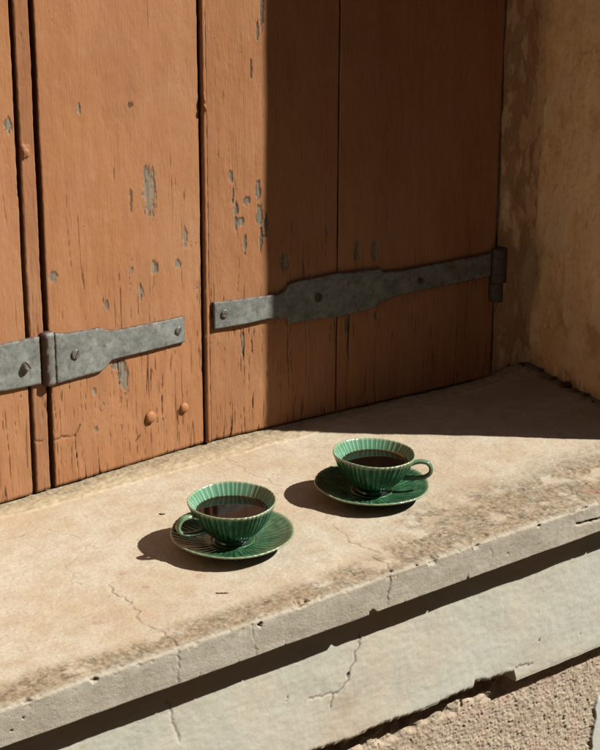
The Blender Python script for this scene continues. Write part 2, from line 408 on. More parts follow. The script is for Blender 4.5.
CR_FRONT = [P2([(177, 646), (178, 664), (178, 684)], 'y', NOSE), P2([(390, 570), (391, 580), (388, 592), (388, 605)], 'y', NOSE),
            P2([(491, 540), (490, 569)], 'y', NOSE), P2([(252, 624), (254, 640), (256, 655)], 'y', NOSE)]
GASH = P2([(577, 524), (586, 522), (592, 521), (606, 518)], 'y', NOSE)
DRIP = P2([(199, 642), (202, 655), (206, 672)], 'y', NOSE)
def dz(px, py, r, d, mode='z', dark=0.0):
    p = on_z(px, py, -0.001) if mode == 'z' else on_y(px, py, NOSE)
    return (p, r, d, dark)
DENTS = [dz(260, 625, .0035, .004, 'y', .9), dz(298, 604, .007, .004, 'z', .0), dz(305, 601, .005, .004, 'z', 0), dz(390, 571, .0035, .006, 'z', .7),
         dz(418, 564, .004, .006, 'y', .8), dz(373, 613, .006, .006, 'y', 0), dz(585, 506, .0065, .008, 'y', .9), dz(579, 503, .009, .004, 'y', .2),
         dz(573, 511, .006, .003, 'y', .3), dz(433, 559, .010, .003, 'y', .0), dz(538, 521, .005, .004, 'y', .3), dz(477, 546, .005, .003, 'y', .2),
         dz(539, 526, .003, .003, 'y', .4), dz(27, 700, .005, .003, 'z', .4), dz(95, 680, .005, .003, 'y', .4), dz(12, 731, .0018, .002, 'y', .6),
         dz(24, 718, .0018, .002, 'y', .5), dz(57, 693, .003, .003, 'z', .3), dz(592, 521, .0035, .005, 'y', .9), dz(318, 635, .002, .002, 'y', .2),
         dz(508, 554, .002, .001, 'y', .4), dz(534, 566, .005, .003, 'y', 0), dz(600, 535, .006, .003, 'y', 0)]
def sill_top(x, y):
    """relief of the slab's top"""
    h = 0.0020 * fbm(x / 0.16, y / 0.13, 3, 3) + 0.0007 * fbm(x / 0.03, y / 0.03, 5, 3)
    rough = grime_mask(x, y)
    h = h + (0.00030 + 0.0009 * rough) * fbm(x / 0.0055, y / 0.0055, 8, 3)
    pit = ss(0.28, 0.55, fbm(x / 0.009, y / 0.009, 12, 3)) * (0.15 + rough)
    h = h - 0.0009 * pit
    # the strip of later mortar along the shutters
    ed = 0.2245 + 0.004 * gn(x / 0.05, x * 0, 21) + 0.0015 * gn(x / 0.011, x * 0, 22)
    band = ss(-0.0012, 0.0012, y - ed)
    h = h + band * (0.0016 + 0.0012 * fbm(x / 0.012, y / 0.009, 23, 3))
    # slightly bulged debris in the right back corner
    c = np.exp(-(((x - 0.70) / 0.05) ** 2 + ((y - 0.25) / 0.035) ** 2))
    h = h + c * (0.006 + 0.008 * fbm(x / 0.016, y / 0.016, 25, 3))
    return h
def grime_mask(x, y):
    e = y - NOSE
    wdt = 0.050 + 0.10 * ss(0.02, 0.40, x) + 0.018 * gn(x / 0.09, x * 0, 30)
    m = ss(wdt * 1.1, wdt * 0.5, e) * ss(-0.28, 0.10, fbm(x / 0.045, y / 0.040, 31, 5, .6) + 0.30 * ss(0.05, 0.0, e) + .12 * ss(.1, .3, x))
    m = m * (0.60 + 0.40 * ss(-0.25, 0.20, fbm(x / 0.013, y / 0.016, 32, 5, .75)))
    # dirt gathered at the foot of the reveal, darker along the foot of the shutters
    tr = (y - WY) / (YR_IN - WY); dr_ = (XR_OUT + (XR_IN - XR_OUT) * tr) - x
    m = np.maximum(m, ss(.030, .004, dr_ + .012 * gn(x / .02, y / .02, 35)) * ss(0.0, 0.12, y - WY) * .9)
    m = np.maximum(m, .55 * ss(.235, .262, y + .012 * gn(x / .025, y / .02, 36)))
    # ochre patch in front of the right-hand cup
    m = np.maximum(m, 0.9 * np.exp(-(((x - 0.235) / 0.055) ** 2 + ((y + 0.085) / 0.04) ** 2)) * ss(-0.2, 0.25, fbm(x / 0.02, y / 0.02, 33, 3)))
    return np.clip(m, 0, 1)
nX = len(SX); nP = len(prof)
Xg = np.repeat(SX[:, None], nP, 1); Yg = np.repeat(prof[None, :, 0], nX, 0); Zg = np.repeat(prof[None, :, 1], nX, 0)
NYg = np.repeat(nrm[None, :, 0], nX, 0); NZg = np.repeat(nrm[None, :, 1], nX, 0)
base_pts = np.stack([Xg, Yg, Zg], -1).reshape(-1, 3)
htop = sill_top(Xg, Yg)
arc = Zg
hfront = 0.0010 * fbm(Xg / 0.07, Zg / 0.05, 40, 3) + 0.00028 * fbm(Xg / 0.010, Zg / 0.008, 41, 3)
topw = np.clip(NZg, 0, 1); H = htop * topw + hfront * (1 - topw)
corner = np.exp(-((Yg - NOSE) ** 2 + Zg ** 2) / 0.006 ** 2)
chipn = ss(0.18, 0.5, fbm(Xg / 0.010, (Yg + Zg) / 0.012, 43, 4))
H = H - corner * chipn * 0.0018 - corner * 0.0010 * (fbm(Xg / 0.03, Xg * 0, 44, 3) + 0.2)
low = np.exp(-((Yg - NOSE) ** 2 + (Zg + TH) ** 2) / 0.005 ** 2)
H = H - low * ss(0.30, 0.55, fbm(Xg / 0.012, Xg * 0, 46, 3)) * 0.0022
Hf = H.reshape(-1); dirt_dark = np.zeros(nX * nP)
for k, ln in enumerate(CR_TOP + CR_FRONT):
    ln = jitter(ln, 0.13, 5, 50 + k, 2 if k < len(CR_TOP) else 1); d = polydist(base_pts, ln)
    wd = (0.00070 if k < len(CR_TOP) else 0.00075) * (1 + .5 * gn(base_pts[:, 0] / .012, base_pts[:, 1] / .012 + base_pts[:, 2] / .01, 55))
    s_ = {1: .85, 3: .85, 2: 0.55}.get(k, 0.36)
    if k >= len(CR_TOP): s_ = [0.6, .9, 0.3, 0.5][k - len(CR_TOP)]
    s_ = s_ * np.clip(.75 + .8 * gn(base_pts[:, 0] / .016, base_pts[:, 1] / .016 + base_pts[:, 2] / .012, 56), .15, 1.1)
    Hf -= 0.0015 * s_ * np.exp(-(d / (wd * 1.1)) ** 2); dirt_dark = np.maximum(dirt_dark, 0.8 * s_ * np.exp(-(d / wd) ** 2))
d = polydist(base_pts, jitter(GASH, .08, 4, 3, 1)); Hf -= 0.004 * np.exp(-(d / 0.0013) ** 2); dirt_dark = np.maximum(dirt_dark, .9 * np.exp(-(d / 0.0012) ** 2))
for p, r, dep, dk in DENTS:
    v = base_pts - p; dd = np.linalg.norm(v * np.array([1, 1, 1.2]), axis=1); m = dd < r * 3
    if not m.any(): continue
    nn = 1 + 0.45 * gn(base_pts[m, 0] / 0.004 + r * 999, (base_pts[m, 1] + base_pts[m, 2]) / 0.004, 60)
    g_ = ss(1.0, 0.55, dd[m] / (r * nn)); Hf[m] -= dep * g_; dirt_dark[m] = np.maximum(dirt_dark[m], dk * ss(.8, .3, dd[m] / (r * nn)))  # holes darkened inside as well as sunk
H = Hf.reshape(nX, nP); dirt_dark = dirt_dark.reshape(nX, nP)
GR = np.clip(grime_mask(Xg, Yg) * 1.15, 0, 1) * topw
# rust-coloured spots
RUST = np.zeros_like(GR)
for px, py, r in ((122, 573, .0052), (146, 587, .0040), (200, 576, .0055), (98, 622, .0065), (113, 583, .003), (108, 596, .003), (222, 560, .003), (594, 491, .012)):
    q = on_z(px, py); dd = np.sqrt((Xg - q[0]) ** 2 + (Yg - q[1]) ** 2) / (r * (1 + 0.5 * gn(Xg / .004, Yg / .004, 61)))
    RUST = np.maximum(RUST, 0.55 * ss(1.15, 0.6, dd) * topw * (.6 + .6 * gn(Xg / .0025, Yg / .0025, 64)))
corner2 = ss(0.002, -0.0035, Zg) * ss(NOSE + 0.03, NOSE + 0.005, Yg)
paint = (1 - topw) * (1 - corner * chipn)
paint = np.clip(paint + 0.8 * (NZg > 0.5) * ss(NOSE + 0.012, NOSE + 0.003, Yg + 0.004 * fbm(Xg / 0.02, Yg / 0.02, 62, 3)) * 0.6, 0, 1)
dd = polydist(base_pts, DRIP).reshape(nX, nP)
Xs = np.stack([Xg, Yg + NYg * H, Zg + NZg * H], -1)
BAND = ss(-0.001, 0.001, Yg - (0.2245 + 0.004 * gn(Xg / 0.05, Xg * 0, 21) + 0.0015 * gn(Xg / 0.011, Xg * 0, 22))) * topw
sill = sheet('window_sill', Xs, (0, 0, 0.0), M_SILL, None, (GR, dirt_dark, paint, BAND))
tag(sill, kind='structure')
ra_ = sill.data.attributes.new('rust', 'FLOAT', 'POINT'); rv_ = np.zeros(len(sill.data.vertices), np.float32); rv_[:RUST.size] = RUST.ravel(); ra_.data.foreach_set('value', rv_)
def sill_z(x, y): return float(sill_top(np.array([x]), np.array([y]))[0])

# ------------------------------------------------------------------ limewashed band under the slab, broken bottom edge
fb = [(-1.0, None)]
pts = P2([(250, 778), (320, 750), (350, 741), (366, 733), (385, 724), (408, 717), (430, 709), (434, 707), (452, 697), (474, 688), (475, 683), (490, 681), (503, 676), (514, 673.5), (516, 682), (600, 648), (640, 632)], 'y', FASC_Y)
bx = np.array([p[0] for p in pts]); bz = np.array([p[2] for p in pts])
zst = bz[-3]
FX = fine_axis(-0.90, -0.42, 0.62, 1.00, 0.0013, 0.01)
bot = np.interp(FX, bx, bz)
brk = ss(0.245, 0.236, FX)     # left of the straight part
xs_step = bx[-3]
brk = (FX < xs_step).astype(float)
bot = bot + brk * (0.0022 * fbm(FX / 0.02, FX * 0, 70, 4) + 0.001 * gn(FX / .004, FX * 0, 71))
bot = np.where(FX > xs_step, zst + 0.0006 * gn(FX / 0.03, FX * 0, 72), bot)
nV = 110
tv = np.linspace(0, 1, nV) ** 1.0
FXg = np.repeat(FX[:, None], nV, 1); ztop = -TH + 0.003
FZg = bot[:, None] + (ztop - bot[:, None]) * tv[None, :]
hF = 0.0022 * fbm(FXg / 0.13, FZg / 0.10, 73, 3) + 0.0004 * fbm(FXg / 0.012, FZg / 0.008, 74, 3)
dist = (FZg - bot[:, None])
hF -= 0.003 * np.exp(-(dist / 0.003) ** 2) * (0.25 + brk[:, None] * (0.75 + 0.5 * gn(FXg / .01, FZg / .01, 75)))
fp = np.stack([FXg, np.full_like(FXg, FASC_Y), FZg], -1).reshape(-1, 3)
fd = np.zeros(fp.shape[0]); fh_ = hF.reshape(-1)
for k, (ln, s_) in enumerate([(P2([(360, 634), (358, 650), (350, 670), (348, 681), (340, 690), (333, 695), (331, 708)], 'y', FASC_Y), .75),
                              (P2([(309, 699), (320, 696), (333, 694)], 'y', FASC_Y), .5),
                              (P2([(166, 700), (172, 712), (174, 725), (180, 742)], 'y', FASC_Y), .45),
                              (P2([(516, 668), (524, 665), (533, 664)], 'y', FASC_Y), .9)]):
    d = polydist(fp, jitter(ln, .14, 5, 80 + k, 1)); fd = np.maximum(fd, s_ * np.exp(-(d / 0.00075) ** 2)); fh_ -= 0.0011 * np.exp(-(d / 0.001) ** 2)
for px, py, r, dk in ((348, 675, .0042, .7), (539, 640, .0025, .7), (580, 634, .0018, .8), (288, 698, .002, .5), (287, 701, .0012, .5)):
    q = on_y(px, py, FASC_Y); d = np.linalg.norm((fp - q) * np.array([1.6, 1, 1]), axis=1); g_ = ss(r, r * .5, d); fh_ -= .0022 * g_; fd = np.maximum(fd, dk * g_)
hF = fh_.reshape(hF.shape); fd = fd.reshape(hF.shape)
q = on_y(352, 702, FASC_Y)
FG = 0.35 * np.exp(-(((FXg - q[0]) / 0.035) ** 2 + ((FZg - q[2]) / 0.025) ** 2)) * ss(-.3, .4, fbm(FXg / .03, FZg / .03, 76, 3))
FG = np.maximum(FG, 0.6 * np.exp(-(dist / 0.0015) ** 2) * brk[:, None])
FX3 = np.stack([FXg, FASC_Y - hF, FZg], -1)
tag(sheet('plaster_band', FX3, (0, 0.05, 0), M_FASC, None, (FG, fd)), kind='structure')

# ------------------------------------------------------------------ roughcast wall below
RX = fine_axis(-0.90, 0.0, 0.66, 1.00, 0.0010, 0.008); RZ = np.arange(-0.42, -0.10, 0.0010)
RXg, RZg = np.meshgrid(RX, RZ, indexing='ij')
w1, r1 = worley(RXg / 0.0046 + .45 * gn(RXg / .004, RZg / .004, 5), RZg / 0.0042 + .45 * gn(RXg / .004, RZg / .004, 6), 90); w2, r2 = worley(RXg / 0.0026, RZg / 0.0026, 91)
hR = 0.0014 * (1 - w1) * (0.3 + r1) + 0.0006 * (1 - w2) + 0.0022 * fbm(RXg / 0.02, RZg / 0.02, 92, 5, .6) - .0018 * ss(.35, .6, fbm(RXg / .006, RZg / .006, 95, 2))
q0 = on_y(597, 700, ROUGH_Y); q1 = on_y(590, 750, ROUGH_Y)
ex = np.interp(RZg, [q1[2], q0[2]], [q1[0], q0[0]]) + .004 * gn(RZg / .02, RZg * 0, 93)
WH = ss(-0.002, 0.002, RXg - ex) * ss(.12, .10, RXg - ex + .02 * gn(RZg / .03, RXg / .05, 97)) * ss(q0[2] + .006, q0[2] - .002, RZg)
zed = np.interp(RXg, bx, bz); hR = hR - .011 * ss(bx[-3] + .012, bx[-3] - .02, RXg) * ss(.040, .008, zed - RZg + .012 * gn(RXg / .015, RZg / .015, 96))
hR = hR * (1 - 0.85 * WH) + WH * 0.004
RG = 0.25 * ss(0.45, 0.9, w1) * (1 - WH) + 0.6 * (1 - ss(0.02, 0.10, RXg + 0.02 * gn(RZg / .03, RZg * 0, 94))) * ss(-.3, -.1, RXg)
tag(sheet('roughcast_wall', np.stack([RXg, ROUGH_Y - hR + 0.003, RZg], -1), (0, 0.02, 0), M_ROUGH, None, (np.clip(RG, 0, 1), WH)), kind='structure')

# ------------------------------------------------------------------ plastered jamb strip beside the shutters and the right reveal
def zaxis(top, step, z0=-0.03): return np.concatenate([np.arange(z0, 0.66, step), np.linspace(0.66, top, 12)])
JX = np.arange(0.657, XR_IN + 0.02, 0.0013); JZ = zaxis(ZTOP + .01, 0.0022)
JXg, JZg = np.meshgrid(JX, JZ, indexing='ij')
def bend(u): return 0.5 * (np.tanh(u))
hJ = 0.0042 * fbm(JXg / 0.04, JZg / 0.07, 100, 5, .6) + 0.0006 * fbm(JXg / .008, JZg / .010, 101, 3)
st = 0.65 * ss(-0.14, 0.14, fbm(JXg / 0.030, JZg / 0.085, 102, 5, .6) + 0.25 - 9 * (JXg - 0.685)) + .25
lay = ss(-0.02, 0.02, fbm(JXg / 0.03, JZg / 0.085, 102, 5, .6) + 0.25 - 9 * (JXg - 0.685))
hJ -= 0.0022 * lay
blob = np.exp(-(((JXg - 0.668) / 0.012) ** 2 + ((JZg - 0.262) / 0.02) ** 2)); hJ += blob * 0.006 * (1 + fbm(JXg / .01, JZg / .01, 104, 3))
crk = np.zeros_like(JXg)
lnJ = [on_y(498, 303, 0.2555), on_y(494, 315, .2555), on_y(489, 322, .2555), on_y(487, 338, .2555)]
dJ = polydist(np.stack([JXg, np.full_like(JXg, .2555), JZg], -1).reshape(-1, 3), jitter(lnJ, .12, 4, 9, 1)).reshape(JXg.shape)
crk = 0.9 * np.exp(-(dJ / .0010) ** 2); hJ -= .002 * np.exp(-(dJ / .0015) ** 2)
lightm = np.clip(blob * 1.2 + 0.8 * ss(.08, .25, fbm(JXg / .022, JZg / .05, 105, 5, .62)), 0, 1) * (JXg < 0.70)
hJ += 0.02 * ss(XR_IN - 0.012, XR_IN + 0.012, JXg) * 0.4
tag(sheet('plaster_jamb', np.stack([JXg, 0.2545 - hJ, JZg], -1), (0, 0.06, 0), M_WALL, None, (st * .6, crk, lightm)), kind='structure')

# reveal: runs from the inner corner out to the face of the wall
L = sqrt((XR_IN - XR_OUT) ** 2 + (YR_IN - WY) ** 2)
du = np.array([XR_OUT - XR_IN, WY - YR_IN]) / L
nv_ = np.array([du[1], -du[0]])              # faces the opening (towards -x)
if nv_[0] > 0: nv_ = -nv_
VU = np.arange(0, L + 1e-6, 0.0016); VU = VU * L / VU[-1]
VUg, VZg = np.meshgrid(VU, JZ, indexing='ij')
hV = 0.0040 * fbm(VUg / 0.09, VZg / 0.12, 110, 4) + 0.0005 * fbm(VUg / .010, VZg / .010, 111, 3)
hV *= ss(L, L - 0.03, VUg) * 0.9 + 0.1
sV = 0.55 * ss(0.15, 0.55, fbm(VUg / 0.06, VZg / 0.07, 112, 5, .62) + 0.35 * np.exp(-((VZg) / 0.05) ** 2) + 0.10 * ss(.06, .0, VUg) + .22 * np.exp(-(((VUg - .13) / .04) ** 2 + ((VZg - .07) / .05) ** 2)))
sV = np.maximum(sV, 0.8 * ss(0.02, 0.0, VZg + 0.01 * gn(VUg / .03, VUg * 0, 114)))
lV = ss(.05, .20, fbm(VUg / .04, VZg / .09, 115, 5, .62)) * .8; hV += .0012 * ss(.05, .10, fbm(VUg / .04, VZg / .09, 115, 5, .62))
hV += 0.0018 * ss(.05, .12, fbm(VUg / 0.05, VZg / 0.10, 116, 4, .6))
rl = jitter([(XR_IN + du[0] * .05, YR_IN + du[1] * .05, .49), (XR_IN + du[0] * .085, YR_IN + du[1] * .085, .478), (XR_IN + du[0] * .12, YR_IN + du[1] * .12, .485)], .15, 4, 5)
Pv = np.stack([XR_IN + du[0] * VUg, YR_IN + du[1] * VUg, VZg], -1)
cV = 0.6 * np.exp(-(polydist(Pv.reshape(-1, 3), rl).reshape(VUg.shape) / .001) ** 2)
Pv = Pv + hV[..., None] * np.array([nv_[0], nv_[1], 0])
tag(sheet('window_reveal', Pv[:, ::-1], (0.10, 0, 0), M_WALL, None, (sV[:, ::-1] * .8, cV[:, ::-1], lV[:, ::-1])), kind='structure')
# the left reveal and jamb, out of frame
bm = bmesh.new()
v = [bm.verts.new((x, y, z)) for z in (-.03, ZTOP - .001) for x, y in ((XL_IN, .2575), (XL_OUT, WY), (XL_OUT - .09, WY), (XL_IN - .09, .2575))]
for f in ((0, 1, 2, 3), (7, 6, 5, 4), (0, 4, 5, 1), (1, 5, 6, 2), (2, 6, 7, 3), (3, 7, 4, 0)): bm.faces.new([v[k] for k in f])
bmesh.ops.recalc_face_normals(bm, faces=bm.faces); tag(bm_obj('window_reveal', bm, M_WALL), kind='structure')

# ------------------------------------------------------------------ shutters
class Leaf:
    def __init__(s, name, p0, p1, label, group='plank shutter leaves'):
        s.p0 = np.array([p0[0], p0[1], 0.0]); d = np.array([p1[0] - p0[0], p1[1] - p0[1]]); s.len = np.linalg.norm(d)
        s.a = atan2(d[1], d[0]); s.n = np.array([-sin(s.a), cos(s.a), 0.0])
        s.o = tag(empty(name, (p0[0], p0[1], 0.0), s.a), label, 'shutter', group)
    def px(s, x, y, off=0.0):          # photo point on the leaf's face -> (u, z)
        q = on_plane(x, y, s.p0 - s.n * off, s.n) - s.p0
        return q[0] * cos(s.a) + q[1] * sin(s.a), q[2]
def plank(leaf, u0, u1, seed, chips=(), weather=0.0, front=0.0, crackd=1.0, th=0.02, hcracks=(), round_=0.0013, name='plank', dens=1.0, blobs=(), zb=0.004):
    us = np.arange(u0, u1, 0.00085); us = np.concatenate([us, [u1]]); zs = np.concatenate([np.arange(zb, 0.65, 0.00155), np.linspace(0.66, ZTOP - .01, 10)])
    # wobbling sides
    U, Z = np.meshgrid(us, zs, indexing='ij')
    tt = (U - u0) / (u1 - u0)
    sl_ = 0.0006 * gn(Z / 0.08, Z * 0 + seed, seed + 1) + 0.0002 * gn(Z / 0.012, Z * 0, seed + 2)
    sr_ = 0.0006 * gn(Z / 0.08, Z * 0 + seed, seed + 3) + 0.0002 * gn(Z / 0.012, Z * 0, seed + 4)
    Ue = U + sl_ * (1 - tt) ** 2 + sr_ * tt ** 2
    bottom = 0.0012 * fbm(U / 0.02, U * 0, seed + 5, 3)
    Ze = Z + bottom * (Z < 0.02) * (1 - (Z - zb) / 0.02)
    e = np.minimum(U - u0, u1 - U); eb = Z - zb
    h = 0.0009 * fbm(U / 0.06, Z / 0.25, seed + 6, 3) + 0.00035 * fbm(U / 0.012, Z / 0.03, seed + 7, 3)
    h += 0.00010 * fbm(U / 0.0035, Z / 0.010, seed + 8, 2)
    h -= round_ * 0.8 * (1 - ss(0, round_, e)) ** 1.5 * (1 + .5 * gn(Z / .012, Z * 0, seed + 15)); h -= 0.0015 * (1 - ss(0, 0.003, eb))
    lowz = ss(0.42, 0.10, Z + 0.05 * gn(U / .03, Z / .1, seed + 9))
    # fine drying cracks along the grain
    wob = 0.002 * gn(U / 0.03, Z / 0.06, seed + 16)
    c1 = np.abs(gn((U + wob) / 0.0115, Z / 0.34, seed + 10)); m1 = ss(0.08, 0.34, fbm(U / 0.014, Z / 0.13, seed + 11, 3) + 0.44 * lowz - 0.24 + .10 * (crackd - 1))
    c2 = np.abs(gn((U + wob * .7) / 0.0060, Z / 0.24, seed + 12)); m2 = ss(0.22, 0.40, fbm(U / 0.010, Z / 0.085, seed + 13, 3) + 0.46 * lowz - 0.30 + .10 * (crackd - 1))
    vy = .45 + .55 * ss(-.3, .4, gn(U / .02, Z / .05, seed + 17)); cr = np.maximum(ss(0.042, 0.010, c1) * m1, ss(0.050, 0.014, c2) * m2 * 0.8) * vy
    cr = cr * ss(-0.60, -0.30, gn(U / .009, Z / .05, seed + 14))
    h -= 0.0018 * cr
    # flaked paint: noise flakes plus the ones seen in the photograph
    fl = fbm(U / 0.0050, Z / 0.014, seed + 20, 5, .62) + 0.50 * fbm(U / 0.05, Z / 0.12, seed + 21, 2) + 0.05 * lowz + 0.12 * m1 * cr
    thr = 0.74 - 0.07 * dens
    chip = ss(thr, thr + 0.035, fl)
    for (cu, cz, ru, rz, amt) in chips:
        dd = np.sqrt(((U - cu) / ru) ** 2 + ((Z - cz) / rz) ** 2) + 0.9 * fbm(U / 0.0042, Z / 0.0095, seed + 22, 4, .68) + .25 * gn(U / .0016, Z / .012, seed + 26)
        chip = np.maximum(chip, amt * ss(1.0, 0.90, dd))
    edge = chip * (1 - chip) * 4
    h -= 0.0011 * chip; h += 0.00035 * ss(thr - .16, thr, fl) * (1 - chip) + .00018 * fbm(U / .0025, Z / .006, seed + 27, 2) * ss(-.2, .3, gn(U / .03, Z / .05, seed + 28))
    for (cu, cz, ru, rz, hh) in blobs:
        dd = np.sqrt(((U - cu) / ru) ** 2 + ((Z - cz) / rz) ** 2) + 0.3 * gn(U / .004, Z / .004, seed + 23)
        h += hh * ss(1.0, 0.2, dd)
    for line in hcracks:
        pl = jitter([(a, 0, b) for a, b in line], .12, 4, seed)
        d_ = polydist(np.stack([U, U * 0, Z], -1).reshape(-1, 3), pl).reshape(U.shape); g_ = np.exp(-(d_ / 0.0009) ** 2)
        cr = np.maximum(cr, g_); h -= .0018 * g_
    wt = weather + 0.25 * (1 - ss(0.0, 0.005, e)) + 0.25 * lowz * ss(-.1, .3, fbm(U / .02, Z / .07, seed + 24, 3))
    X = np.stack([Ue, -(front + h), Ze], -1)
    dirt_shade = np.clip(cr * .85 + 0.75 * edge, 0, 1)  # crack dirt, plus shade painted as dark outlines round the flakes
    return sheet(name, X, (0, th, 0), M_PAINT, leaf.o, (np.clip(chip, 0, 1), dirt_shade, np.clip(wt, 0, 1)), side_dark=.95)
def C_(leaf, px, py, w, h_, amt=1.0):   # chip from photo pixels: centre, half sizes in pixels
    u, z = leaf.px(px, py); return (u, z, w / 1050.0 * 1.35, h_ / 830.0 * 1.15, amt)

LB = Leaf('shutter_leaf', (-0.0785, 0.2632), (0.1570, 0.2791), 'sunlit orange shutter leaf in the middle, with two round bolt heads near its foot')
dAB = LB.p0 - np.array([cos(LB.a), sin(LB.a), 0]) * 0.52
LA = Leaf('shutter_leaf', (dAB[0], dAB[1]), (LB.p0[0] - .003 * cos(LB.a), LB.p0[1] - .003 * sin(LB.a)), 'orange shutter leaf cut by the photo left edge, with narrow weathered edge strip')
LC = Leaf('shutter_leaf', (0.1605, 0.2785), (0.6440, 0.2468), 'widest orange shutter leaf, mostly in the shade, reaching the plaster jamb')

# leaf A: two planks, narrow strip
uA = LA.len
gA0 = LA.px(9, 0)[0]; gA1 = LA.px(12.5, 0)[0]; sR = LA.px(30.5, 0)[0]
gB0 = LA.px(36, 495)[0]
plank(LA, 0.0, 0.235, 500, crackd=0.8)
plank(LA, 0.238, gA0 - .001, 520, chips=[C_(LA, 8, 125, 4, 6), C_(LA, 19, 190, 2, 10)], crackd=1.0)
u25 = LA.px(25, 152)
plank(LA, gA1 + .0005, uA - 0.0026, 540, weather=0.75, crackd=1.0, round_=.0018, blobs=[(u25[0], u25[1], .008, .010, .0035)],
      chips=[C_(LA, 17, 195, 1.5, 8), C_(LA, 16, 165, 1.5, 5)], dens=1.3, hcracks=[[LA.px(36, 441), LA.px(42, 441)]])
box('backing_board', (0.01, uA - 0.004, 0.0225, 0.034, 0.006, ZTOP - .02), M_PAINT, LA.o)
# leaf B
B_CH = [C_(LB, 150, 192, 7, 22), C_(LB, 146, 175, 3, 9), C_(LB, 155, 268, 4, 7), C_(LB, 178, 264, 4, 4), C_(LB, 53, 277, 4, 5), C_(LB, 185, 238, 3, 9),
        C_(LB, 122, 372, 5, 14), C_(LB, 126, 380, 3, 12), C_(LB, 141, 292, 2.5, 8), C_(LB, 131, 200, 1.4, 10, .7), C_(LB, 116, 365, 5, 4), C_(LB, 94, 391, 2, 3),
        C_(LB, 132, 270, 2, 3), C_(LB, 107, 305, 2.5, 4), C_(LB, 79, 108, 1.5, 6), C_(LB, 130, 105, 3, 3, .6), C_(LB, 96, 430, 2, 3)]
b0 = 0.0016; b1 = min(LB.px(196.9, 0)[0], LB.len + .004)
plank(LB, b0, b1, 602, chips=B_CH, hcracks=[[LB.px(54, 441), LB.px(64, 437), LB.px(75, 435)], [LB.px(75, 437), LB.px(80, 425)], [LB.px(136, 442), LB.px(140, 436)]], crackd=1.25)
box('backing_board', (0.0045, b1 - .001, 0.0225, 0.034, 0.006, ZTOP - .02), M_PAINT, LB.o)
# leaf C: bead, two planks
c0 = LC.px(198.6, 0)[0]; c1 = LC.px(204.5, 0)[0]; cg = LC.px(340.5, 0)[0]; c_end = LC.len
u99 = LC.px(199, 103)
plank(LC, c0, max(c0 + .0050, c1 - .0012), 700, round_=.0028, th=0.03, front=0.0045, name='bead_moulding', crackd=1.0, weather=.25, blobs=[(c0 + .002, u99[1] + .004, .005, .010, .002), (c0 + .003, u99[1] - .006, .004, .006, .003)],
      chips=[C_(LC, 200, 190, 2, 6, .8)])
C_CH = [C_(LC, 231, 176, 3, 6), C_(LC, 233, 196, 1.5, 8), C_(LC, 236, 210, 3, 6), C_(LC, 240, 222, 5, 4), C_(LC, 247, 201, 4, 4), C_(LC, 258, 190, 3, 10), C_(LC, 259, 215, 4, 10),
        C_(LC, 262, 12, 2.5, 16), C_(LC, 257, 30, 1.5, 8), C_(LC, 261, 240, 2, 12), C_(LC, 243, 345, 2, 12), C_(LC, 245, 245, 2, 9), C_(LC, 236, 223, 2, 8), C_(LC, 266, 225, 3, 10),
        C_(LC, 285, 262, 5, 9), C_(LC, 251, 70, 1.2, 10, .6), C_(LC, 327, 230, 2, 5)]
plank(LC, max(c0 + .0050, c1 - .0012) + .0010, cg - .0009, 727, chips=C_CH, crackd=1.35, dens=1.15)
plank(LC, cg + .0009, c_end, 745, chips=[C_(LC, 357, 252, 4, 10), C_(LC, 375, 250, 5, 9), C_(LC, 347, 325, 3, 8), C_(LC, 375, 315, 2, 4)], crackd=0.9)
box('backing_board', (0.003, c_end - .002, 0.0225, 0.034, 0.006, ZTOP - .02), M_PAINT, LC.o)

# iron straps
def strap(leaf, top, bot, off=0.0036, th=0.0034, rust=None, seed=900):
    T = np.array([leaf.px(x, y, off) for x, y in top]); B = np.array([leaf.px(x, y, off) for x, y in bot])
    u0 = max(T[0, 0], B[0, 0]); u1 = min(T[-1, 0], B[-1, 0])
    us = np.arange(u0, u1, 0.0011); us = np.append(us, u1); ts = np.linspace(0, 1, 40)
    zt = np.interp(us, T[:, 0], T[:, 1]) + .00012 * gn(us / .010, us * 0, seed); zb = np.interp(us, B[:, 0], B[:, 1]) + .00012 * gn(us / .010, us * 0, seed + 1)
    U = np.repeat(us[:, None], 40, 1); Z = zb[:, None] + (zt - zb)[:, None] * ts[None, :]
    dist_ = np.minimum(np.minimum(Z - zb[:, None], zt[:, None] - Z), np.minimum(U - u0, u1 - U))
    h = 0.0007 * fbm(U / 0.05, Z / 0.04, seed + 2, 3) + 0.00022 * fbm(U / .009, Z / .009, seed + 3, 3)
    h -= 0.0009 * (1 - ss(0, .0012, dist_))
    edge = 1 - ss(0.0004, 0.0020, dist_ + .0009 * gn(U / .006, Z / .006, seed + 4))
    ru = 0.85 * ss(.42, .6, fbm(U / .012, Z / .012, seed + 5, 4, .6)) * .6
    if rust is not None: ru = np.maximum(ru, rust(U, Z))
    return sheet('hinge_strap', np.stack([U, -(off + h), Z], -1), (0, th + .0006, 0), M_IRON, leaf.o, (np.clip(edge, 0, 1), np.clip(ru, 0, 1)))
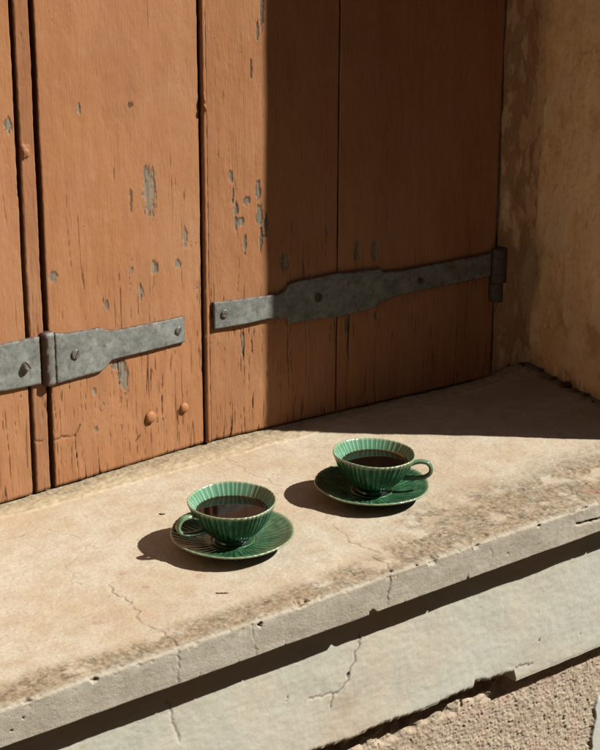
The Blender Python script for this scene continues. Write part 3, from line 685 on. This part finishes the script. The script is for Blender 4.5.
def screw(parent, leaf, px, py, r, ang, off=0.0052, h_=0.0016, tilt=0.0, slot=True, mat=None, name='screw'):
    u, z = leaf.px(px, py, off)
    bm = bmesh.new(); N = 20; g = r * 0.13
    # base disc
    def ring(rr, y): return [bm.verts.new((rr * cos(2 * pi * k / N), y, rr * sin(2 * pi * k / N))) for k in range(N)]
    a = ring(r, .002); b = ring(r, -h_ * .35); bm.faces.new(b)
    for k in range(N): bm.faces.new((a[k], a[(k + 1) % N], b[(k + 1) % N], b[k]))
    if slot:
        for s_ in (-1, 1):
            arc = []
            a0 = math.asin(g / r)
            for k in range(11):
                t = a0 + (pi - 2 * a0) * k / 10; arc.append((r * .97 * cos(t), s_ * r * .97 * sin(t)))
            lo = [bm.verts.new((x, -h_ * .34, y)) for x, y in arc]; mi = [bm.verts.new((x, -h_ * .75, y)) for x, y in arc]
            hi = [bm.verts.new((x * .84, -h_, s_ * (g + (abs(y) - g) * .84))) for x, y in arc]
            bm.faces.new(hi)
            for A_, B_ in ((lo, mi), (mi, hi)):
                for k in range(10): bm.faces.new((A_[k], A_[k + 1], B_[k + 1], B_[k]))
                bm.faces.new((A_[-1], A_[0], B_[0], B_[-1]))
    bmesh.ops.recalc_face_normals(bm, faces=bm.faces)
    o = bm_obj(name, bm, mat or M_SCREW, parent); o.location = (u, -off, z); o.rotation_euler = (tilt, ang, 0)
    return o
SA = strap(LA, [(-60, 358), (0, 345), (36, 337.5), (42, 336)], [(-60, 407), (0, 392), (20, 388.5), (42, 384)], off=.0050, seed=900,
           rust=lambda U, Z: 0.9 * ss(LA.len - .0055, LA.len - .003, U))
SB = strap(LB, [(55, 333), (70, 333.5), (98, 328.5), (102, 327.8), (106, 331), (120, 330), (150, 324), (185, 316.5)],
           [(55, 384.5), (62, 382.5), (75, 379), (100, 372), (104, 370), (112, 361), (118, 359), (150, 351), (186, 342)], off=.0050, seed=910,
           rust=lambda U, Z: 0.0 * U)
# knuckle of the fold, wrapped round the gap
kn0 = LB.px(49, 333.5, .009); kn1 = LB.px(51, 386, .009)
bm = bmesh.new(); N = 28; rows = 20; vs = []
for j in range(rows + 1):
    z = kn1[1] + (kn0[1] - kn1[1]) * j / rows; e_ = min(j, rows - j); rr = 0.0083 - (0.0012 if e_ == 0 else 0) + .00025 * sin(j * 1.7)
    vs.append([bm.verts.new((rr * 1.08 * cos(2 * pi * k / N), rr * .95 * sin(2 * pi * k / N), z)) for k in range(N)])
for j in range(rows):
    for k in range(N): bm.faces.new((vs[j][k], vs[j][(k + 1) % N], vs[j + 1][(k + 1) % N], vs[j + 1][k]))
bm.faces.new(vs[0][::-1]); bm.faces.new(vs[-1]); bmesh.ops.recalc_face_normals(bm, faces=bm.faces)
kn = bm_obj('knuckle', bm, M_IRON, SB, True); kn.location = ((kn0[0] + kn1[0]) / 2 + .0005, -0.0035, 0)
a_ = kn.data.attributes.new('wear', 'FLOAT_COLOR', 'POINT')
w_ = np.zeros((len(kn.data.vertices), 4)); w_[:, 3] = 1
for i_, v_ in enumerate(kn.data.vertices):
    an_ = math.degrees(atan2(v_.co.y, v_.co.x)) % 360; w_[i_, 1] = 0.12 if 243 + 6 * sin(v_.co.z * 300) < an_ < 345 else 1.0; w_[i_, 0] = .3  # sun-facing side painted paler as if lit; dark rust elsewhere
a_.data.foreach_set('color', w_.astype(np.float32).ravel())
screw(SA, LA, 26.5, 366, .0062, radians(55), off=.0062, h_=.0042, tilt=radians(-14), name='screw')
screw(SB, LB, 76, 354, .0062, radians(-60), off=.0056)
screw(SB, LB, 124, 344, .0048, radians(-45), off=.0044, h_=.0008, slot=False, mat=M_IRON, name='rivet')
screw(SB, LB, 178.5, 330.5, .0050, radians(-55), off=.0054)
SCt = [(213.5, 303), (230, 301), (268, 296), (280, 294), (286, 290), (290, 283.5), (300, 281), (318, 277.5), (335, 273.5), (350, 272.5), (380, 268.7), (384, 271.8), (400, 271), (430, 265), (460, 259.5), (492, 253)]
SCb = [(214.5, 330), (240, 325.5), (268, 319.5), (287, 318), (289.5, 324.5), (300, 322), (318, 319), (340, 317), (365, 311), (375, 307.5), (384, 301), (400, 295.5), (430, 289), (460, 283), (492, 276)]
SC_ = strap(LC, SCt, SCb, off=.0050, seed=920)
screw(SC_, LC, 225, 313.5, .0055, radians(-3), off=.0056)
screw(SC_, LC, 318.5, 298, .0060, radians(-60), off=.0056, mat=M_DIRON)
screw(SC_, LC, 420, 281, .0050, radians(30), off=.0054, mat=M_DIRON)
# painted-over round bolt heads
for px, py, r in ((151, 417.5, .0075), (184.5, 408, .0066)):
    u, z = LB.px(px, py, .002); prof_ = [(0.0001, -.0), (r * 1.08, -.0), (r, .0012), (r * .93, .0030), (r * .72, .0040), (r * .4, .0047), (0.0001, .0050)]
    o = lathe('bolt_head', prof_, 28, M_PAINT, LB.o); o.rotation_euler = (radians(90), 0, 0); o.location = (u, -.0002, z)
# pintle block on the jamb
pp = on_y(497, 276, 0.245)
pt = tag(empty('hinge_pintle', (pp[0] - .001, 0.250, 0)), 'dark iron pintle block on the plaster jamb, holding the end of the long strap', 'hinge')
def z_at(py, x=497): return on_y(x, py, 0.245)[2]
bm = bmesh.new()
def rod(bm, cx, cy, r, z0, z1, N=20):
    a = [bm.verts.new((cx + r * cos(2 * pi * k / N), cy + r * sin(2 * pi * k / N), z0)) for k in range(N)]
    b = [bm.verts.new((cx + r * cos(2 * pi * k / N), cy + r * sin(2 * pi * k / N), z1)) for k in range(N)]
    for k in range(N): bm.faces.new((a[k], a[(k + 1) % N], b[(k + 1) % N], b[k]))
    bm.faces.new(a[::-1]); bm.faces.new(b)
rod(bm, 0, -.008, .0125, z_at(281), z_at(248)); bmesh.ops.recalc_face_normals(bm, faces=bm.faces)
bm_obj('strap_eye', bm, M_DIRON, pt)
bm = bmesh.new(); rod(bm, -.002, -.007, .0105, z_at(300), z_at(281.8)); bmesh.ops.recalc_face_normals(bm, faces=bm.faces)
bm_obj('pin_support', bm, M_DIRON, pt)
box('mounting_plate', (-.012, .0135, -.004, .02, z_at(299), z_at(252)), M_DIRON, pt, .001)

# ------------------------------------------------------------------ cups and saucers
NF = 46
def warp(th): return th + .030 * np.sin(3 * th + 1) + .022 * np.sin(7 * th + 2) + .012 * np.sin(17 * th)
def gz(th, k, seed): return gn(np.cos(th) * 1.3 + 5, np.sin(th) * 1.3 + k * .02, seed)
def spline(pts, n):
    pts = np.array(pts, float); P = np.concatenate([[2 * pts[0] - pts[1]], pts, [2 * pts[-1] - pts[-2]]]); out = []
    for i in range(1, len(P) - 2):
        for t in np.linspace(0, 1, n, endpoint=False):
            a, b, c, d = P[i - 1], P[i], P[i + 1], P[i + 2]
            out.append(.5 * ((2 * b) + (-a + c) * t + (2 * a - 5 * b + 4 * c - d) * t * t + (-a + 3 * b - 3 * c + d) * t ** 3))
    out.append(pts[-1]); return np.array(out)
def make_cup(name, label):
    t = tag(empty(name, (0, 0, 0)), label, 'coffee cup', 'green fluted coffee cups')
    out = spline([(.0192, .0002), (.0200, .0015), (.0190, .0045), (.0215, .0075), (.0295, .0130), (.0370, .0218), (.0428, .0315), (.0472, .0412), (.0500, .0485)], 6)
    rim = [(.0500, .0496), (.0494, .0503), (.0486, .0500)]
    inn = spline([(.0478, .0488), (.0420, .0405), (.0366, .0325), (.0312, .0240), (.0250, .0158), (.0140, .0092), (.0002, .0080)], 6)
    pr = [(.0002, .0030), (.0150, .0030), (.0165, .0004)] + [tuple(p) for p in out] + rim + [tuple(p) for p in inn]
    nb = 3; no = len(out)
    def dr(th, k, r, z):
        a = 0.0; 
        if k >= nb:
            zz = z[0]; up_ = ss(.006, .014, zz) * (1 if k < nb + no else .8)
            fl = np.abs(np.cos(NF / 2 * warp(th))) ** 0.9
            a = 0.00085 * up_ * (fl - .6) * (r / .05) ** .5
            w = ss(.02, .05, zz)
            r = r + a + w * 0.0009 * (gz(th, 0, 7)); z = z + w * (0.0007 * gz(th, 0, 9) * 1.5 + .00025 * (fl - .5) * ss(.045, .05, zz))
        return r, z
    def wf(th, k, r, z):
        W = np.zeros((len(th), 4)); W[:, 3] = 1
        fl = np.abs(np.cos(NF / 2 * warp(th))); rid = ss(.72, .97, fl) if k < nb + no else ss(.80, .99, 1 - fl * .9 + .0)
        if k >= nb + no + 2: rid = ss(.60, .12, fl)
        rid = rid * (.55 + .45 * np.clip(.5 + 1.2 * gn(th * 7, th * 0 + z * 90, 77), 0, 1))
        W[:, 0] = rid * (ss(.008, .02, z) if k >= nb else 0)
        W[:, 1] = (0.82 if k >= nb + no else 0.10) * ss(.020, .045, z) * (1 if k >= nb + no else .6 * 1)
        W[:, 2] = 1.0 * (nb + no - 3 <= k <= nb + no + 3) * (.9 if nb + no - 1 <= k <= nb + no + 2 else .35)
        if 3 <= k <= 6: W[:, 2] = .5
        return W
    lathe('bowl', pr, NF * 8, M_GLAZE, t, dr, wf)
    # handle: an ear that leaves just below the rim, loops and comes back as a tail along the bowl
    path = spline([(.0445, .0395), (.0500, .0415), (.0575, .0432), (.0650, .0420), (.0697, .0360), (.0690, .0290), (.0630, .0238), (.0540, .0215), (.0440, .0205), (.0360, .0200)], 7)
    n = len(path); sec = 16; V = []; W = []
    for i, (x, z) in enumerate(path):
        d_ = path[min(i + 1, n - 1)] - path[max(i - 1, 0)]; d_ /= np.linalg.norm(d_); nx, nz = -d_[1], d_[0]
        f_ = i / (n - 1); wy = .0040 - .0006 * sin(pi * f_) + .0010 * (1 - ss(0, .12, f_)); tz = .0026 + .0008 * (1 - ss(0, .15, f_)) + .0003 * ss(.8, 1, f_)
        for k in range(sec):
            a = 2 * pi * k / sec; c_, s_ = cos(a), sin(a); c_ = math.copysign(abs(c_) ** .8, c_); s_ = math.copysign(abs(s_) ** .8, s_)
            V.append((x + nx * tz * s_, wy * c_, z + nz * tz * s_)); W.append((.25 + .6 * max(0, s_) ** 2, .12, .75 * abs(c_) ** 6, 1))
    loops = []; 
    for i in range(n - 1):
        for k in range(sec): k2 = (k + 1) % sec; loops += [i * sec + k, i * sec + k2, (i + 1) * sec + k2, (i + 1) * sec + k]
    nq = len(loops) // 4; loops += list(range(sec))[::-1] + [(n - 1) * sec + k for k in range(sec)]
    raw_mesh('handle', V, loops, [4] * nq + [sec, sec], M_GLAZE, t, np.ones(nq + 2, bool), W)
    return t
def make_saucer(name, label):
    t = tag(empty(name, (0, 0, 0)), label, 'saucer', 'green fluted saucers')
    under = [(.0002, .0030), (.0290, .0030), (.0300, .0002), (.0335, .0002), (.0345, .0030), (.0420, .0048), (.0520, .0082), (.0620, .0122), (.0690, .0150)]
    rim = [(.0703, .0160), (.0704, .0172), (.0695, .0178), (.0686, .0174)]
    top = spline([(.0680, .0170), (.0610, .0140), (.0510, .0105), (.0400, .0078), (.0300, .0066), (.0262, .0068), (.0245, .0078), (.0225, .0066), (.0120, .0060), (.0002, .0060)], 6)
    pr = under + rim + [tuple(p) for p in top]; k0 = len(under); k1 = k0 + len(rim)
    def dr(th, k, r, z):
        rr = r[0]; w = ss(.03, .07, rr)
        fl = np.abs(np.cos(NF / 2 * warp(th)))
        if k >= k0: z = z + .0008 * (fl - .5) * ss(.027, .036, rr) * (1 if k >= k1 else .6)
        r = r + w * (.0014 * gz(th, 1, 17) + .0003 * (fl - .5)); z = z + w * .0016 * gz(th, 2, 19)
        return r, z
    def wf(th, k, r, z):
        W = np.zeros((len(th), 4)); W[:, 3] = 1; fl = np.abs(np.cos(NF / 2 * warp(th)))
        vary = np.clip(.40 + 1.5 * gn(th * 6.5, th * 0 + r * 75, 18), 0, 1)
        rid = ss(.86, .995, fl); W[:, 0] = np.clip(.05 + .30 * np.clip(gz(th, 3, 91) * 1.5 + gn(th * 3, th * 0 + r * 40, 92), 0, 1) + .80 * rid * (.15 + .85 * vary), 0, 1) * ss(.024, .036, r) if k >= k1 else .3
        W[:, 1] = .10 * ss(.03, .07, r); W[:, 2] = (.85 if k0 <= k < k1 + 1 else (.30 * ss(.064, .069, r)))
        if k >= k1 and .0235 < r < .0255: W[:, 2] = .18
        return W
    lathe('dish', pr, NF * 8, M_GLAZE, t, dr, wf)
    return t
def make_coffee(label):
    R0 = .0402; rings = 14; seg = 72; V = []; W = []; loops = []; sizes = []
    for j in range(rings + 1):
        r = R0 * (j / rings) ** .8 if j else .0002
        for k in range(seg):
            a = 2 * pi * k / seg; z = .0 + (.0010 * max(0, (r - R0 * .955) / (R0 * .045)) ** 2)
            V.append((r * cos(a), r * sin(a), z)); W.append((max(0, (r / R0 - .62) / .38) ** 1.6, 0, 0, 1))
    V += [(R0 * .93 * cos(2 * pi * k / seg), R0 * .93 * sin(2 * pi * k / seg), -.004) for k in range(seg)]; W += [(1, 0, 0, 1)] * seg
    for j in range(rings + 1):
        for k in range(seg): k2 = (k + 1) % seg; loops += [j * seg + k, (j + 1) * seg + k, (j + 1) * seg + k2, j * seg + k2]; sizes.append(4)
    loops += list(range(seg)); sizes.append(seg); loops += [(rings + 1) * seg + k for k in range(seg)][::-1]; sizes.append(seg)
    return tag(raw_mesh('coffee', V, loops, sizes, M_COFFEE, None, np.ones(len(sizes), bool), W), label, 'coffee', 'coffee in the cups')
def copy_tree(o, parent=None):
    c = o.copy(); COL.objects.link(c)
    if parent: c.parent = parent
    for ch in o.children: copy_tree(ch, c)
    return c
def orient(az, tilt_dir, tilt):
    """rotation: spin by az, then tip by tilt towards world azimuth tilt_dir"""
    ax = Vector((-sin(tilt_dir), cos(tilt_dir), 0)); return Matrix.Rotation(tilt, 4, ax) @ Matrix.Rotation(az, 4, 'Z')
def foot(x, y, R):
    return max(sill_z(x + R * cos(a), y + R * sin(a)) for a in np.linspace(0, 2 * pi, 24))
CAMAZ = YAW + pi
g1 = on_z(232.5, 545.5); g2 = on_z(371.5, 495.5)
s1 = make_saucer('saucer', 'green fluted saucer nearer the front edge, under the cup whose handle points left')
c1_ = make_cup('coffee_cup', 'green fluted coffee cup with its handle pointing left, nearer the front edge')
s2 = copy_tree(s1); s2['label'] = 'green fluted saucer nearer the shutters, under the cup whose handle points right'
c2_ = copy_tree(c1_); c2_['label'] = 'green fluted coffee cup with its handle pointing right, nearer the shutters'
k1_ = make_coffee('black coffee in the cup whose handle points left')
k2_ = k1_.copy(); COL.objects.link(k2_); k2_['label'] = 'black coffee in the cup whose handle points right'
def put(s, c, k, g, saz, caz, sd, sa, cd, ca, lift=0.0):
    z = foot(g[0], g[1], .032) - .0003
    Ms = Matrix.Translation((g[0], g[1], z + .033 * sin(abs(sa)) * .9)) @ orient(saz, sd, sa); s.matrix_world = Ms
    loc = Ms @ Vector((0, 0, .0061 + .0195 * sin(abs(ca - sa)) * .5))
    Mc = Matrix.Translation(loc) @ orient(caz, cd, ca); c.matrix_world = Mc
    kz = .0378; kl = Mc @ Vector((0, 0, kz)); k.matrix_world = Matrix.Translation(kl)
put(s1, c1_, k1_, g1, radians(20), radians(176), CAMAZ, radians(1.0), CAMAZ, radians(2.2))
put(s2, c2_, k2_, g2, radians(75), radians(-44), radians(-38), radians(1.2), radians(-38), radians(2.6))

# ------------------------------------------------------------------ crumbs on the sill
def crumb(px, py, lx, ly, h_, rot, label, seed, cat='crumb', grp=None):
    g = on_z(px, py); r = random.Random(seed); bm = bmesh.new()
    bmesh.ops.create_icosphere(bm, subdivisions=3, radius=1)
    for v in bm.verts:
        n_ = 1 + .8 * float(gn(np.array(v.co.x * 3.1 + seed), np.array(v.co.y * 2.1 + v.co.z), seed))
        v.co = Vector((v.co.x * lx * n_, v.co.y * ly * n_ + .3 * ly * sin(v.co.x * 3), (v.co.z * n_ + .6) * h_))
    o = bm_obj('crumb', bm, M_CRUMB, None, True); o.location = (g[0], g[1], sill_z(g[0], g[1]) - .0004); o.rotation_euler = (0, 0, rot)
    tag(o, label, cat, grp)
crumb(222.5, 593.5, .0060, .0012, .0009, YAW - pi / 2, 'thin dark crumb on the sill just in front of the left saucer', 3)
crumb(162, 514, .0035, .0018, .0010, YAW - pi / 2 - .4, 'small brown crumb on bare sill behind and left of the left saucer', 5)
crumb(503, 368, .012, .006, .003, 0.1, 'flat dark plaster fragment at the foot of the jamb', 8, 'fragment')
crumb(566, 387, .008, .006, .004, 0.6, 'dark rubble lump at the foot of the right reveal', 9, 'fragment')
ORD = ('first plaster crumb from the shutter in the shaded corner row', 'largest plaster crumb of the shaded row, at the innermost corner', 'third plaster crumb from the shutter, at the foot of the reveal',
       'plaster crumb just inward of the dark rubble lump by the reveal', 'plaster crumb second from the right edge, at the foot of the reveal', 'tiniest plaster crumb, just right of the dark rubble lump', 'plaster crumb closest to the right edge of the photo, below the reveal')
for i_, (px, py, sz) in enumerate(((508, 371, .0030), (521, 369, .0042), (541, 373, .0028), (553, 380, .0036), (586, 396, .0030), (576, 392, .0020), (593, 402, .0026))):
    crumb(px, py, sz * 1.3, sz * .8, sz * .7, i_ * 1.1, ORD[i_], 20 + i_, 'crumb', 'plaster crumbs in the shaded corner')
